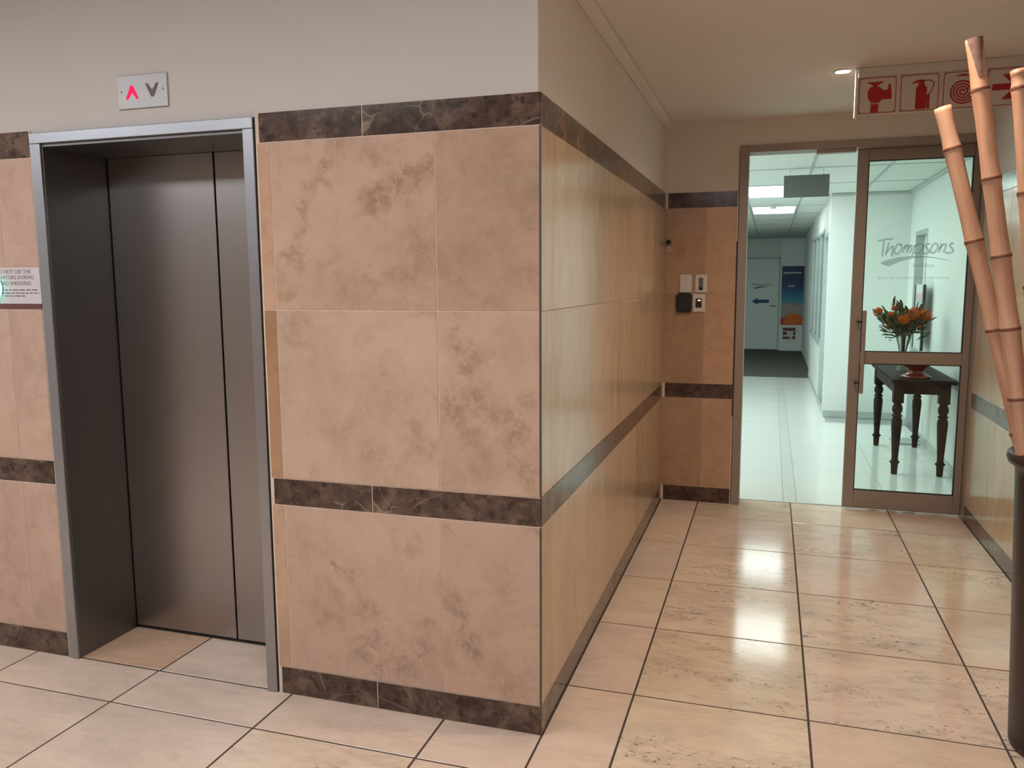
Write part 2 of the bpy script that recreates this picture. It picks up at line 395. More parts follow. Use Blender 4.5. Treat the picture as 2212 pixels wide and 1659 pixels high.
tn = {(2, 1): (1.02, 1, .98), (2, 0): (.90, .865, .82), (1, 1): (1.04, 1.05, 1.04), (1, 0): (1.03, 1.02, 1), (0, 1): (1, .99, 1), (0, 0): (.97, .955, .95)}
for ri, (z0, z1) in enumerate(rows):
    for ci, (x0, x1) in enumerate(xs):
        if ci < 2:
            cx, cz = (x0+x1)/2, (z0+z1)/2
            mt = travertine('travertine_slab', (.575, .415, .318), (.40, .26, .18), .50, .22, blobs=bl(cx, cz, st[(ri, ci)]), blobcol=(.33, .20, .13) if ri else (.29, .20, .15))
            tile(wl, (x0, x1), (z0, z1), 'y', 0, mt, color=tn[(ri, ci)])
        else:
            tile(wl, (x0, x1), (z0, z1), 'y', 0, M['trav_wall'], color=[(1.04, .98, .88), (.80, .66, .52), (1.1, 1, .92)][ri])
    for (x0, x1) in ((-2.155, -1.99), (-2.756, -2.155), (-3.357, -2.756), (-3.96, -3.357)):
        tile(wl, (x0, x1), (z0, z1), 'y', 0, M['trav_wall'], color=(1.02, 1.02, 1.06))
for (z0, z1) in bands:
    for (x0, x1) in ((-.602, 0), (-.992, -.602), (-2.6, -1.99), (-3.2, -2.6), (-3.8, -3.2)):
        k = random.uniform(.85, 1.15); tile(wl, (x0, x1), (z0, z1), 'y', 0, M['emp'], 'border_tile', color=(k, k, k))
struct(box('trim_2', -.0045, .0008, -.0008, .0045, Z[3]+.003, Z[5]-.002, M['bead'], b=0)); struct(box('trim_3', -.0045, .0008, -.0008, .0045, Z[1]+.003, Z[2]-.002, M['bead'], b=0))
# corridor left wall
ys = [(.004, .135), (.135, .738), (.738, 1.34), (1.34, 1.94), (1.94, 2.54), (2.54, L)]
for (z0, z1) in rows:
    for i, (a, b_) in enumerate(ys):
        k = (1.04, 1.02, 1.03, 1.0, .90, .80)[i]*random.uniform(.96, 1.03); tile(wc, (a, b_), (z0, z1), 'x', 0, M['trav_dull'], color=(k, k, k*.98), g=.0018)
for bi, (z0, z1) in enumerate(bands):
    for (a, b_) in ((.004, .104), (.104, .72), (.72, 1.32), (1.32, 1.92), (1.92, 2.52), (2.52, L-.012)):
        k = random.uniform(.9, 1.3)
        tile(wc, (a, b_), (z0, z1), 'x', 0, M['emp'], 'border_tile', g=.002, color=(k*1.15, k*1.1, k*1.0))
# far wall
for (z0, z1) in rows:
    for (a, b_) in ((.0, .262), (.262, .457)):
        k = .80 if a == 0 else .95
        tile(wf, (a, b_), (z0, z1), 'y', L, M['trav_wall'], color=(k, k*.90, k*.80), g=.002)  # tint puts the warm light on this wall into the tile colour
for (z0, z1) in bands: tile(wf, (.012, .457), (z0, z1), 'y', L, M['emp'], 'border_tile', g=.002, color=(.75, .68, .7))
# right wall
for (z0, z1) in rows:
    y = L
    while y > -4.5: tile(wr, (y-.6, y), (z0, z1), '-x', XR, M['trav_dull'], g=.002); y -= .6
for (z0, z1) in bands:
    y = L
    while y > -4.5: tile(wr, (y-.6, y), (z0, z1), '-x', XR, M['emp'], 'border_tile', g=.002, color=(1.2, 1.15, 1.05)); y -= .6
# stone lining of the lobby wall opposite the lift (seen only as a soft reflection in the steel)
wb = bpy.data.objects['wall_back']
for (z0, z1) in rows:
    for i in range(11): box('tile', -4.9+.6*i+.002, -4.3+.6*i-.002, -4.602, -4.588, z0+.002, z1-.002, M['trav_wall'], wb, .0009)
for (z0, z1) in bands:
    for i in range(11): box('border_tile', -4.9+.6*i+.002, -4.3+.6*i-.002, -4.602, -4.588, z0+.002, z1-.002, M['emp'], wb, .0009)
# floor tiles
S = .6013; FX = [.2501+S*i for i in range(-9, 4)]; FY = [-.238+S*i for i in range(-8, 7)]
def clip(a, b, lo, hi): return (max(a, lo), min(b, hi))
warm = {(-3, 0): (1, .97, .92)}
for i in range(len(FX)-1):
    for j in range(len(FY)-1):
        x0, x1, y0, y1 = FX[i], FX[i+1], FY[j], FY[j+1]
        k = random.uniform(.95, 1.05); c = (k, k*random.uniform(.97, 1.005), k*random.uniform(.935, 1.015))
        lobby = y1 <= -.2
        cx = clip(x0, x1, -5, XR) if lobby else clip(x0, x1, .0, XR)
        cy = clip(y0, y1, -4.6, YS)
        mt = M['trav_floor'] if (x0 >= .2 and random.random() < .62) or (x0 < .2 and random.random() < .12) else M['trav_floor_plain']
        if cx[1]-cx[0] > .02 and cy[1]-cy[0] > .02: tile(fl, cx, cy, 'z', 0, mt, 'floor_tile', g=.0075, color=c)
        if -.25 < y0 < -.2:   # cut strip along the lift wall
            cx = clip(x0, x1, -5, 0)
            if cx[1]-cx[0] > .02: tile(fl, cx, (-.238, .010), 'z', 0, M['trav_floor_plain'], 'floor_tile', g=.0075, color=(1.02, 1.01, 1.0))
tile(fl, (LX0+.02, -1.549), (.012, .42), 'z', 0, M['trav_floor_plain'], 'floor_tile', g=.0075, color=(.86, .72, .6)); tile(fl, (-1.549, LX1-.02), (.012, .42), 'z', 0, M['trav_floor_plain'], 'floor_tile', g=.0075, color=(.98, .98, .96))

# --- lift doorway
YD = .315
lift = struct(thing('door_1', 'brushed steel lift doors in a satin steel frame beside the tiled wall', 'lift door', ((LX0+LX1)/2, 0, 0)))
del lift['category']
box('jamb', -1.982, -1.936, -.006, .006, 0, 2.022, M['steel_frame'], lift, .002)
box('jamb', -1.052, -1.010, -.006, .006, 0, 2.022, M['steel_frame'], lift, .002)
box('header', -1.982, -1.010, -.008, .006, 2.022, 2.060, M['steel_frame'], lift, .002)
box('reveal_panel', -1.975, -1.934, .006, YD+.06, 0, 2.022, M['steel_shaded'], lift, .001)
box('reveal_panel', -1.054, -1.013, .006, YD+.06, 0, 2.022, M['steel_shaded'], lift, .001)
box('soffit_panel', -1.934, -1.054, .006, YD+.06, 2.010, 2.045, M['steel_shaded'], lift, .001)
box('door_panel', -1.93, -1.4195, YD, YD+.04, .014, 2.010, M['steel_door'], lift, .002)
box('door_panel', -1.4115, -1.056, YD, YD+.04, .014, 2.010, M['steel_door'], lift, .002)
box('sill', -1.934, -1.054, YD+.005, YD+.06, -.003, .010, M['dark'], lift, 0); box('shaft_gap', -1.934, -1.054, YD+.045, YD+.06, .0105, 2.010, M['dark'], lift, 0)
slot = struct(box('lift_frame_gap', -1.010, -1.000, .004, .02, 0, 2.06, M['dark'], b=0))  # gap beside the lift jamb, its shade given as a black strip

# --- frame of the glass door
dfr = struct(thing('door_2', 'bronze aluminium frame around the sliding glass door', 'door frame', (1.16, L, 0))); del dfr['category']
box('jamb', JX0+.003, .520, L-.004, L+.16, 0, 2.353, M['alu'], dfr, .003)
box('jamb', 1.868, XR+.012, L-.0, L+.16, .0, 2.353, M['alu'], dfr, .003)
box('head', .520, 1.868, L-.004, L+.16, 2.308, 2.353, M['alu'], dfr, .003)
box('operator_cover', .925, 1.155, L+.01, L+.075, 2.283, 2.308, M['alu'], dfr, .002)
box('threshold', .520, 1.868, L+.145, L+.167, -.004, .004, M['off_alu'], dfr, .001)
box('jamb_gap', JX0-.004, JX0+.003, L-.002, L+.02, .6, 1.75, M['gasket'], dfr, 0)  # black strip puts the shade of the tile-to-jamb gap into its colour

# ================================================================== OFFICE SHELL
slab('wall_office_left', [(OFL-.1, OFL, L+.18, OFB, 0, HO+.1)], M['office_wall'])
slab('wall_office_right', [(OFR, OFR+.15, L+.18, 6.01, 0, HO+.1), (OFR, OFR+.15, 6.69, YC, 0, HO+.1), (OFR, OFR+.15, 6.01, 6.69, 1.97, HO+.1)], M['office_wall'])
slab('wall_office_facing', [(1.262, OFR+.15, YC, YC+.10, 0, HO+.1)], M['office_wall'])
slab('wall_office_entry', [(OFL-.1, JX0, L+.18, L+.20, 0, HO+.1), (XR+.0, OFR+.15, L+.18, L+.20, 0, HO+.1), (JX0, XR, L+.18, L+.20, 2.36, HO+.1)], M['office_wall'])
slab('wall_passage_right', [(OFC, OFC+.1, YC+.1, 7.30, 0, HO+.1), (OFC, OFC+.1, 7.30, 8.1, 2.02, HO+.1), (OFC, OFC+.1, 8.1, 11.0, 0, .70), (OFC, OFC+.1, 8.1, 11.0, 2.10, HO+.1), (OFC, OFC+.1, 11.0, 11.15, 0, HO+.1), (OFC+.045, OFC+.1, 11.15, OFB, 0, HO+.1)], M['office_wall'])
slab('wall_passage_end', [(OFL, .86, OFB, OFB+.1, 0, HO+.1)], M['office_wall']); slab('wall_passage_stub', [(.86, OFC+.1, OFB-.25, OFB+.1, 0, HO+.1)], M['office_wall'])
off = slab('floor_office', [(OFL, OFR, YS, 10.76, -.1, -.003)], M['grout_office']); slab('floor_carpet', [(OFL, OFC+.045, 10.76, OFB, -.1, .004)], M['carpet'])
oy = [YS, 3.72]+[4.31+.589*i for i in range(0, 11)]+[10.76]
ox = [OFL, -.38, .22, .805, .895, 1.49, OFR]
for i in range(len(ox)-1):
    for j in range(len(oy)-1):
        hi = OFR if oy[j+1] < 7.1 else OFC
        x0, x1 = ox[i], min(ox[i+1], hi)
        if x1-x0 < .02: continue
        if oy[j] < YC < oy[j+1] and x1 > OFC: 
            tile(off, (max(x0, OFC), ox[i+1]), (oy[j], YC), 'z', 0, M['off_tile'], 'floor_tile', g=.003, color=(1, 1, 1))
        tile(off, (x0, x1), (oy[j], oy[j+1]), 'z', 0, M['off_strip'] if i == 3 else M['off_tile'], 'floor_tile', g=.008 if i == 3 else .003, color=(1, 1, 1))
# suspended ceiling: grid bars and boards
cx_ = [OFL, -.79, -.20, .39, .97, 1.56, OFR]; cy_ = [L+.18]+[3.6+1.2*i for i in range(0, 11)]+[OFB]
bars = [(x-.012, x+.012, L+.18, OFB, HO-.004, HO+.02) for x in cx_[1:-1]]+[(OFL, OFR, y-.010, y+.010, HO-.0035, HO+.02) for y in cy_[1:-1]]
co = slab('ceiling_office', [(OFL-.1, OFR+.15, L+.18, OFB+.1, HO+.02, HO+.1)]+bars, M['ceil_grid'])
LC = {(3, 3), (3, 5), (1, 1), (2, 1), (2, 2), (2, 3), (1, 4), (0, 8), (1, 7)}  # cells left of the view are added panels that brighten the office
lamps = []
for i in range(len(cx_)-1):
    for j in range(len(cy_)-1):
        x0, x1, y0, y1 = cx_[i]+.012, cx_[i+1]-.012, cy_[j]+.010, cy_[j+1]-.010
        if (i, j) in LC: lamps.append((x0, x1, y0, y1)); continue
        box('ceiling_board', x0, x1, y0, y1, HO, HO+.015, M['ceil_tile'], co, 0)
struct(box('trim_5', OFR-.03, OFR, L+.2, YC, HO-.03, HO-.004, M['off_skirt'], b=0)); struct(box('trim_6', 1.262, OFR-.03, YC-.03, YC, HO-.03, HO-.004, M['off_skirt'], b=0))
struct(box('trim_7', OFL, OFC+.045, OFB-.28, OFB-.25, HO-.06, HO-.004, M['ceil_grid'], b=0))
for n, a in (('baseboard_facing', (1.262, OFR, YC-.012, YC, 0, .075)), ('baseboard_right', (OFR-.014, OFR, L+.2, 6.01, 0, .07)), ('baseboard_passage', (OFC-.012, OFC, YC+.1, 11.0, 0, .06)), ('baseboard_right_end', (OFR-.014, OFR, 6.69, YC-.012, 0, .07))):
    struct(box(n, *a, M['off_skirt'], b=.002))
# niche door in the right office wall
d4 = struct(thing('door_4', 'white door in a grey reveal behind the flower table', 'door', (OFR, 6.35, 0))); del d4['category']
box('leaf', OFR+.075, OFR+.11, 6.05, 6.65, .005, 1.93, M['office_wall'], d4, .002)
box('reveal', OFR-.004, OFR+.12, 6.65, 6.69, 0, 1.97, M['off_alu'], d4, .002); box('reveal', OFR-.004, OFR+.12, 6.01, 6.05, 0, 1.97, M['off_alu'], d4, .002); box('reveal', OFR-.004, OFR+.12, 6.05, 6.65, 1.93, 1.97, M['off_alu'], d4, .002)
# glazed screen and doorway of the passage
w1 = struct(thing('window_1', 'glazed screen above a white panel along the office passage', 'window', (OFC, 9.5, .8))); del w1['category']
box('sill', OFC-.03, OFC+.1, 8.1, 11.0, .70, .73, M['off_alu'], w1, .002); box('head', OFC-.01, OFC+.1, 8.1, 11.0, 2.06, 2.10, M['off_alu'], w1, .002)
for y in (8.1, 9.05, 10.0, 10.95): box('mullion', OFC-.012, OFC+.06, y, y+.05, .73, 2.06, M['off_alu'], w1, .002)
for y in (8.15, 9.10, 10.05): box('pane', OFC+.02, OFC+.028, y, y+.9, .73, 2.06, M['glass'], w1, 0)
slab('wall_passage_room', [(OFC+1.2, OFC+1.3, YC+.1, 11, 0, HO+.1)], M['office_wall'])
d5 = struct(thing('door_5', 'white door in a grey frame along the office passage', 'door', (OFC, 7.7, 0))); del d5['category']
box('leaf', OFC+.05, OFC+.09, 7.34, 8.06, .005, 1.98, M['office_wall'], d5, .002)
for y in (7.30, 8.06): box('frame_post', OFC-.015, OFC+.1, y, y+.04, 0, 2.02, M['off_alu'], d5, .002)
box('frame_head', OFC-.015, OFC+.1, 7.34, 8.06, 1.98, 2.02, M['off_alu'], d5, .002)
# far door with arrow sign
d3 = struct(thing('door_3', 'plain pale door at the end of the passage with a blue arrow sign', 'door', (.45, OFB, 0))); del d3['category']
pz = lambda px, py: at(px, py, y=OFB-.04)
box('leaf', .03, .83, OFB-.04, OFB, .01, 1.93, M['office_wall'], d3, .003); box('frame_post', .83, .86, OFB-.05, OFB, 0, 1.97, M['off_skirt'], d3, .002); box('frame_post', .0, .03, OFB-.05, OFB, 0, 1.97, M['off_skirt'], d3, .002); box('frame_head', .03, .83, OFB-.05, OFB, 1.93, 1.97, M['off_skirt'], d3, .002)
h = pz(1672, 660); put('handle', tube('handle', [(h.x+.03, OFB-.04, h.z), (h.x+.03, OFB-.09, h.z), (h.x-.09, OFB-.09, h.z)], .011, 8), M['off_alu'], d3, -Vector((.45, OFB, 0)))

# ================================================================== LIGHTS WITH FIXTURES
for k, (x0, x1, y0, y1) in enumerate(lamps):
    lab = {0: 'lit ceiling panel'}.get(9, '')
    cxm, cym = (x0+x1)/2, (y0+y1)/2
    vis = x0 > .3 and y0 > 5
    lab = ('lit rectangular office ceiling panel beside the hanging grey board' if y0 < 7 else 'lit rectangular office ceiling panel with a smoke detector before it') if vis else 'lit rectangular ceiling panel in the unseen part of the office'
    o = thing('ceiling_panel_light', lab, 'ceiling light', (cxm, cym, HO), 0, 'office ceiling panels')
    put('frame', boxes_mesh('frame', [(x0-cxm, x0-cxm+.015, y0-cym, y1-cym, -.006, .015), (x1-cxm-.015, x1-cxm, y0-cym, y1-cym, -.006, .015), (x0-cxm+.015, x1-cxm-.015, y0-cym, y0-cym+.015, -.006, .015), (x0-cxm+.015, x1-cxm-.015, y1-cym-.015, y1-cym, -.006, .015)]), M['ceil_grid'], o)
    box('diffuser', x0+.015, x1-.015, y0+.015, y1-.015, HO+.0, HO+.012, M['lamp_office'], o, 0)
for (x, y) in ((-1.7, -1.9), (-3.6, -1.9), (.3, -1.9)):  # panels added out of view to raise the lobby brightness
    o = thing('added_lobby_panel', 'added ceiling panel, out of view, to brighten the lift lobby', 'ceiling light', (x, y, HL), 0, 'added lobby ceiling panels')
    put('frame', boxes_mesh('frame', [(-.62, -.60, -.32, .32, -.02, 0), (.60, .62, -.32, .32, -.02, 0), (-.60, .60, -.32, -.30, -.02, 0), (-.60, .60, .30, .32, -.02, 0)]), M['white'], o)
    put('diffuser', boxes_mesh('diffuser', [(-.60, .60, -.30, .30, -.012, 0)]), M['added_lamp'], o)
def downlight(x, y, lab):
    o = thing('recessed_downlight', lab, 'downlight', (x, y, HC), 0, 'corridor downlights')
    put('trim_ring', lathe('ring', [(.034, -.001), (.036, -.006), (.046, -.005), (.048, 0)], 28, False), M['white'], o)
    put('lens', lathe('lens', [(.0005, -.004), (.034, -.003), (.034, -.001)], 28, True), M['lamp_down'], o)
    ld = bpy.data.lights.new('downlight_beam', 'SPOT'); ld.energy = DOWN_W; ld.color = DOWN_C; ld.spot_size = math.radians(150); ld.spot_blend = .9; ld.shadow_soft_size = .035
    lo = bpy.data.objects.new('downlight_beam', ld); COL.objects.link(lo); lo.parent = o; lo.location = (0, 0, -.012)
downlight(.981, 1.984, 'small lit downlight in the corridor ceiling next to the fire sign')
downlight(.981, .25, 'small lit downlight in the corridor ceiling near the lobby')

# ================================================================== THINGS
# --- lift indicator
ip = thing('lift_indicator', 'square steel plate with lit red up arrow above the lift', 'indicator', (-1.463, -PLAS, 2.1775))
i0 = Vector((-1.463, 0, 2.1775))
box('plate', -1.570, -1.356, .004, .011, 2.120, 2.235, M['steel_plate'], ip, .0015)
def chevron(cx, cz, w_, h_, up):
    s = 1 if up else -1; t = .009
    return [(cx-w_/2, cz-s*h_/2), (cx-w_/2+t, cz-s*h_/2), (cx, cz+s*(h_/2-.022)), (cx+w_/2-t, cz-s*h_/2), (cx+w_/2, cz-s*h_/2), (cx+t*.5, cz+s*h_/2), (cx-t*.5, cz+s*h_/2)]
put('up_arrow', prism('up_arrow', chevron(-1.507+1.463, 2.176-2.1775, .055, .046, True), -.0085, -.0065), M['led_red'], ip)
put('down_arrow', prism('down_arrow', chevron(-1.4195+1.463, 2.179-2.1775, .055, .046, False), -.0085, -.0065), M['ink'], ip)
for x in (-1.553, -1.374): put('screw', lathe('screw', [(.004, 0), (.003, .002)], 10), M['steel_frame'], ip, (x+1.463, -.0065, .003), (math.pi/2, 0, 0))
# --- notice by the lift
nt = thing('paper_notice', 'printed load shedding notice on the tiles left of the lift frame', 'notice', (-2.13, 0, 1.487))
box('sheet', -2.31, -1.986, -.0015, -.0003, 1.427, 1.566, M['paper'], nt, 0); box('lower_edge', -2.31, -1.988, -.0035, -.0003, 1.409, 1.4268, M['inkred'], nt, 0)
for i, (tx, zz, sz) in enumerate((('DO NOT USE THE', 1.543, .0215), ('ELEVATORS DURING', 1.521, .0215), ('LOAD SHEDDING', 1.4985, .0215))):
    text('lettering', tx, sz, M['ink'], nt, (-2.115+2.13, -.0018, zz-1.487), sx=1.0, ext=.0002)
# the small print below is too fine to read in the photograph: word-length marks
for zz, x0, x1 in ((1.480, -2.240, -2.000), (1.468, -2.255, -1.992), (1.457, -2.165, -2.065)):
    x = x0; wl_ = []
    while x < x1:
        w_ = random.uniform(.012, .030); wl_.append((x+2.13, min(x+w_, x1)+2.13, -.0020, -.0014, zz-1.487-.0022, zz-1.487+.0022)); x += w_+.006
    put('small_print', boxes_mesh('small_print', wl_), M['ink'], nt)
cb = thing('call_button', 'round mint lit lift button at the edge of the notice', 'button', (-2.218, 0, 1.487))
put('bezel', lathe('bezel', [(.046, 0), (.046, .010), (.040, .012)], 32), M['steel_frame'], cb, (0, -.0015, 0), (math.pi/2, 0, 0)); put('lit_face', lathe('face', [(.0545, 0), (.056, .008), (.045, .012)], 32), M['led_mint'], cb, (0, -.0135, 0), (math.pi/2, 0, 0))

# --- sliding glass door
DY = 3.215
dr = thing('sliding_glass_door', 'half open sliding glass door with bronze frame and frosted logo', 'door', (1.52, DY, 0))
X0, X1 = 1.172, 1.895
GL, GR, GT, RM0, RM1, GB = 1.238, 1.826, 2.237, .965, 1.040, .130
DT = 2.3075
box('stile', X0, GL, DY-.02, DY+.02, .012, DT, M['alu'], dr, .003); box('stile', GR, 1.868-.001, DY-.02, DY+.02, .012, DT, M['alu'], dr, .003)
box('top_rail', GL, GR, DY-.02, DY+.02, GT, DT, M['alu'], dr, .003); box('middle_rail', GL, GR, DY-.02, DY+.02, RM0, RM1, M['alu'], dr, .003); box('bottom_rail', GL, GR, DY-.02, DY+.02, .012, GB, M['alu'], dr, .003)
for (z0, z1) in ((GB, RM0), (RM1, GT)):
    for a in ((GL, GL+.005, z0, z1), (GR-.005, GR, z0, z1), (GL+.005, GR-.005, z0, z0+.005), (GL+.005, GR-.005, z1-.005, z1)): box('gasket', a[0], a[1], DY-.012, DY+.012, a[2], a[3], M['gasket'], dr, 0)
box('glass_pane', GL, GR, DY-.003, DY+.003, GB, RM0, M['glass'], dr, 0); gp = box('glass_pane', GL, GR, DY-.003, DY+.003, RM1, GT, M['glass'], dr, 0)
gc = gp.location+dr.location
def lg(u, v):
    p = at(1870+u/10.05, 500+v/10.05, y=DY-.004); return (p.x-gc.x, p.z-gc.z)
stk = [[(265, 210), (450, 172), (600, 160)], [(398, 195), (380, 360), (358, 545)], [(505, 235), (470, 380), (428, 520)], [(440, 480), (520, 370), (590, 318), (585, 400), (560, 545)],
 [(765, 290), (700, 282), (640, 370), (622, 460), (655, 492), (720, 460), (785, 360), (775, 295), (765, 290)], [(865, 285), (838, 370), (798, 462)], [(825, 390), (890, 310), (935, 298), (915, 380), (885, 462)], [(905, 400), (965, 320), (1005, 305), (990, 390), (960, 465)],
 [(1075, 290), (1040, 420), (1000, 560)], [(1060, 330), (1130, 282), (1215, 280), (1250, 320), (1200, 430), (1130, 472), (1050, 455)], [(1395, 275), (1330, 272), (1300, 320), (1365, 410), (1355, 465), (1290, 480), (1235, 468)],
 [(1555, 270), (1490, 262), (1425, 350), (1405, 440), (1445, 472), (1510, 440), (1570, 345), (1555, 270)], [(1650, 265), (1620, 360), (1580, 455)], [(1605, 380), (1680, 290), (1745, 280), (1725, 370), (1690, 458)], [(1915, 258), (1850, 262), (1835, 310), (1895, 400), (1880, 450), (1800, 465), (1720, 458)]]
lo_ = put('logo_lettering', ribbons('logo', [[lg(*p) for p in s] for s in stk], .0115, -.0042, -.0032), M['film'], gp)
lo_['label'] = 'frosted brush lettering reading Thompsons'
put('logo_swoosh', prism('swoosh', [lg(*p) for p in ((320, 680), (450, 622), (700, 562), (950, 535), (1250, 530), (1500, 560), (1750, 612), (1890, 660), (1750, 628), (1500, 582), (1250, 565), (1000, 592), (750, 655), (490, 762), (350, 712))], -.0042, -.0032), M['film'], gp)
a, b_ = lg(1010, 790), lg(1510, 790); text('lettering', 'holidays', .038, M['film'], gp, ((a[0]+b_[0])/2, -.0036, a[1]+.004), ext=.0003)
a, b_ = lg(215, 1045), lg(1860, 1035); text('lettering', 'Dream the memories. Create the moments', .0238, M['film'], gp, ((a[0]+b_[0])/2, -.0036, a[1]+.003), ext=.0003, sx=.97)
hd = box('handle', 1.238, 1.262, DY-.070, DY-.055, .775, 1.305, M['alu'], dr, .004)
hl = hd.location+dr.location
for z in (1.235, .845):
    put('handle_bracket', tube('bracket', [(1.215, DY-.02, z), (1.215, DY-.062, z), (1.245, DY-.062, z)], .007, 10), M['black'], hd, -hl)

# --- access devices on the far wall
def plate(name, lab, cat, px0, py0, px1, py1, mat, th=.008, b=.003):
    p, q = at(px0, py0, y=L), at(px1, py1, y=L); t = thing(name, lab, cat, ((p.x+q.x)/2, L, q.z))
    return t, box('body', p.x, q.x, L-th, L+.0003, q.z, p.z, mat, t, b, 2), p, q
t, bd, p, q = plate('blank_switch_plate', 'blank white wall plate above the black card reader', 'wall plate', 1469, 593, 1494, 632, M['white'])
for z in (.25, .75): put('screw', lathe('screw', [(.003, 0), (.002, .0015)], 8), M['film'], t, ((0, -.008, (p.z-q.z)*z)), (math.pi/2, 0, 0))
t, bd, p, q = plate('intercom_plate', 'white wall plate with a long grey push bar', 'wall plate', 1502, 593, 1527, 632, M['white'])
cx = (p.x+q.x)/2; box('push_bar', cx-.014, cx+.014, L-.013, L-.0085, q.z+.016, p.z-.022, M['ink'], t, .004, 2); box('button', cx-.010, cx+.010, L-.016, L-.0132, q.z+.020, q.z+.038, M['black'], t, .003, 2)
t, bd, p, q = plate('card_reader', 'rounded black card reader box on the far wall tiles', 'card reader', 1462, 633, 1494, 675, M['black'], .028, .009)
box('bezel', p.x+.012, q.x-.012, L-.030, L-.0285, q.z+.012, p.z-.012, M['gasket'], t, .0005)
t, bd, p, q = plate('exit_sensor_plate', 'white wall plate with black sensor and red light', 'wall plate', 1497, 635, 1523, 674, M['white'])
cx = (p.x+q.x)/2; sn = box('sensor', cx-.021, cx+.018, L-.013, L-.0085, q.z+.030, p.z-.030, M['black'], t, .003, 2); put('status_light', boxes_mesh('led', [(-.006, .012, -.0035, -.0023, .014, .021)]), M['led_dot'], sn)
dv = thing('door_bell_camera', 'tiny black camera above a small white button in the tiled corner', 'camera', (.030, L, 1.70))
put('camera', lathe('camera', [(.016, 0), (.016, .018), (.011, .024), (.002, .022)], 18), M['black'], dv, (-.008, .0003, .053), (math.pi/2, 0, 0)); box('button_base', .010, .034, L-.010, L+.0003, 1.693, 1.723, M['white'], dv, .003, 2); put('button', lathe('button', [(.006, 0), (.005, .004)], 14), M['ink'], dv, (-.008, -.0098, .008), (math.pi/2, 0, 0))

# --- fire sign hung from the ceiling
SY = 1.955
fs = thing('fire_equipment_sign', 'hanging white sign board with four red fire equipment pictograms', 'sign', (1.42, SY, HC))
box('board', 1.048, 1.800, SY, SY+.006, 2.291, 2.469, M['signwhite'], fs, .001)
box('ceiling_profile', 1.050, 1.800, SY-.012, SY+.018, 2.469, HC, M['plaster'], fs, .003)
box('end_edge', 1.036, 1.046, SY-.008, SY+.008, 2.279, HC-.004, M['signedge'], fs, .002)
def sg(px, py): p = at(px, py, y=SY); return (p.x, p.z)
def fl_sign(name, poly, parent, mat='red'): return put(name, prism(name, [(x-pc.x, z-pc.z) for x, z in poly], -.0012-.0015, -.0004-.0015), M[mat], parent)
def cr(u, v): return sg(1780+u/5.12, 60+v/5.12)
pw, ph = .1615, .1615
for k in range(4):
    x0 = 1.057+k*.1838; z0 = 2.2995
    pc = Vector((x0+pw/2, 0, z0+ph/2))
    pn = box('pictogram_panel', x0, x0+pw, SY-.0012, SY-.0001, z0, z0+ph, M['signwhite'], fs, .0002)
    # rounded red outline
    rr = []; r_ = .014
    for cxx, czz, a0 in ((pw/2-r_, ph/2-r_, 0), (-pw/2+r_, ph/2-r_, 90), (-pw/2+r_, -ph/2+r_, 180), (pw/2-r_, -ph/2+r_, 270)):
        for s in range(4): g = math.radians(a0+30*s); rr.append((cxx+r_*math.cos(g), czz+r_*math.sin(g)))
    put('outline', ribbons('outline', [rr+[rr[0]]], .0028, -.0017, -.0007), M['red'], pn)
    if k == 0:
        fl_sign('valve_body', [cr(*p) for p in ((515, 660), (615, 655), (655, 690), (745, 680), (745, 785), (640, 792), (605, 830), (520, 835), (488, 790), (480, 740), (490, 690))], pn)
        fl_sign('valve_wheel', [cr(*p) for p in ((472, 608), (672, 595), (600, 635), (575, 660), (555, 660), (535, 635))], pn)
        fl_sign('valve_outlet', [cr(*p) for p in ((515, 850), (602, 845), (592, 935), (508, 940))], pn); fl_sign('valve_lever', [cr(*p) for p in ((712, 625), (742, 622), (738, 682), (708, 686))], pn)
    if k == 1:
        fl_sign('cylinder', [cr(*p) for p in ((1042, 610), (1112, 605), (1115, 640), (1140, 660), (1120, 895), (1003, 902), (1018, 670), (1042, 640))], pn); fl_sign('lever', [cr(*p) for p in ((960, 628), (1010, 590), (1070, 572), (1120, 580), (1100, 608), (1040, 605))], pn)
        hp = [(x-pc.x, z-pc.z) for x, z in (cr(*p) for p in ((1090, 585), (1170, 580), (1212, 612), (1190, 690), (1150, 742)))]
        put('hose', ribbons('hose', [hp], .004, -.0027, -.0019), M['red'], pn); fl_sign('nozzle', [cr(*p) for p in ((1132, 740), (1168, 738), (1160, 890), (1128, 892))], pn)
    if k == 2:
        sp = []
        for s in range(0, 90):
            g = s/90*2*math.pi*4.1; r_ = .006+.052*s/90; sp.append((r_*math.cos(g), r_*math.sin(g)-.008))
        put('hose_reel', ribbons('reel', [sp], .0068, -.0027, -.0019), M['red'], pn); fl_sign('reel_top', [(pc.x+a, pc.z+c) for a, c in ((-.035, .064), (.0, .071), (.035, .064), (.0, .060))], pn)
    if k == 3:
        fl_sign('arrow', [(pc.x+a, pc.z+c) for a, c in ((-.062, -.014), (.018, -.014), (-.022, -.055), (.018, -.055), (.068, .0), (.018, .055), (-.022, .055), (.018, .014), (-.062, .014))], pn)

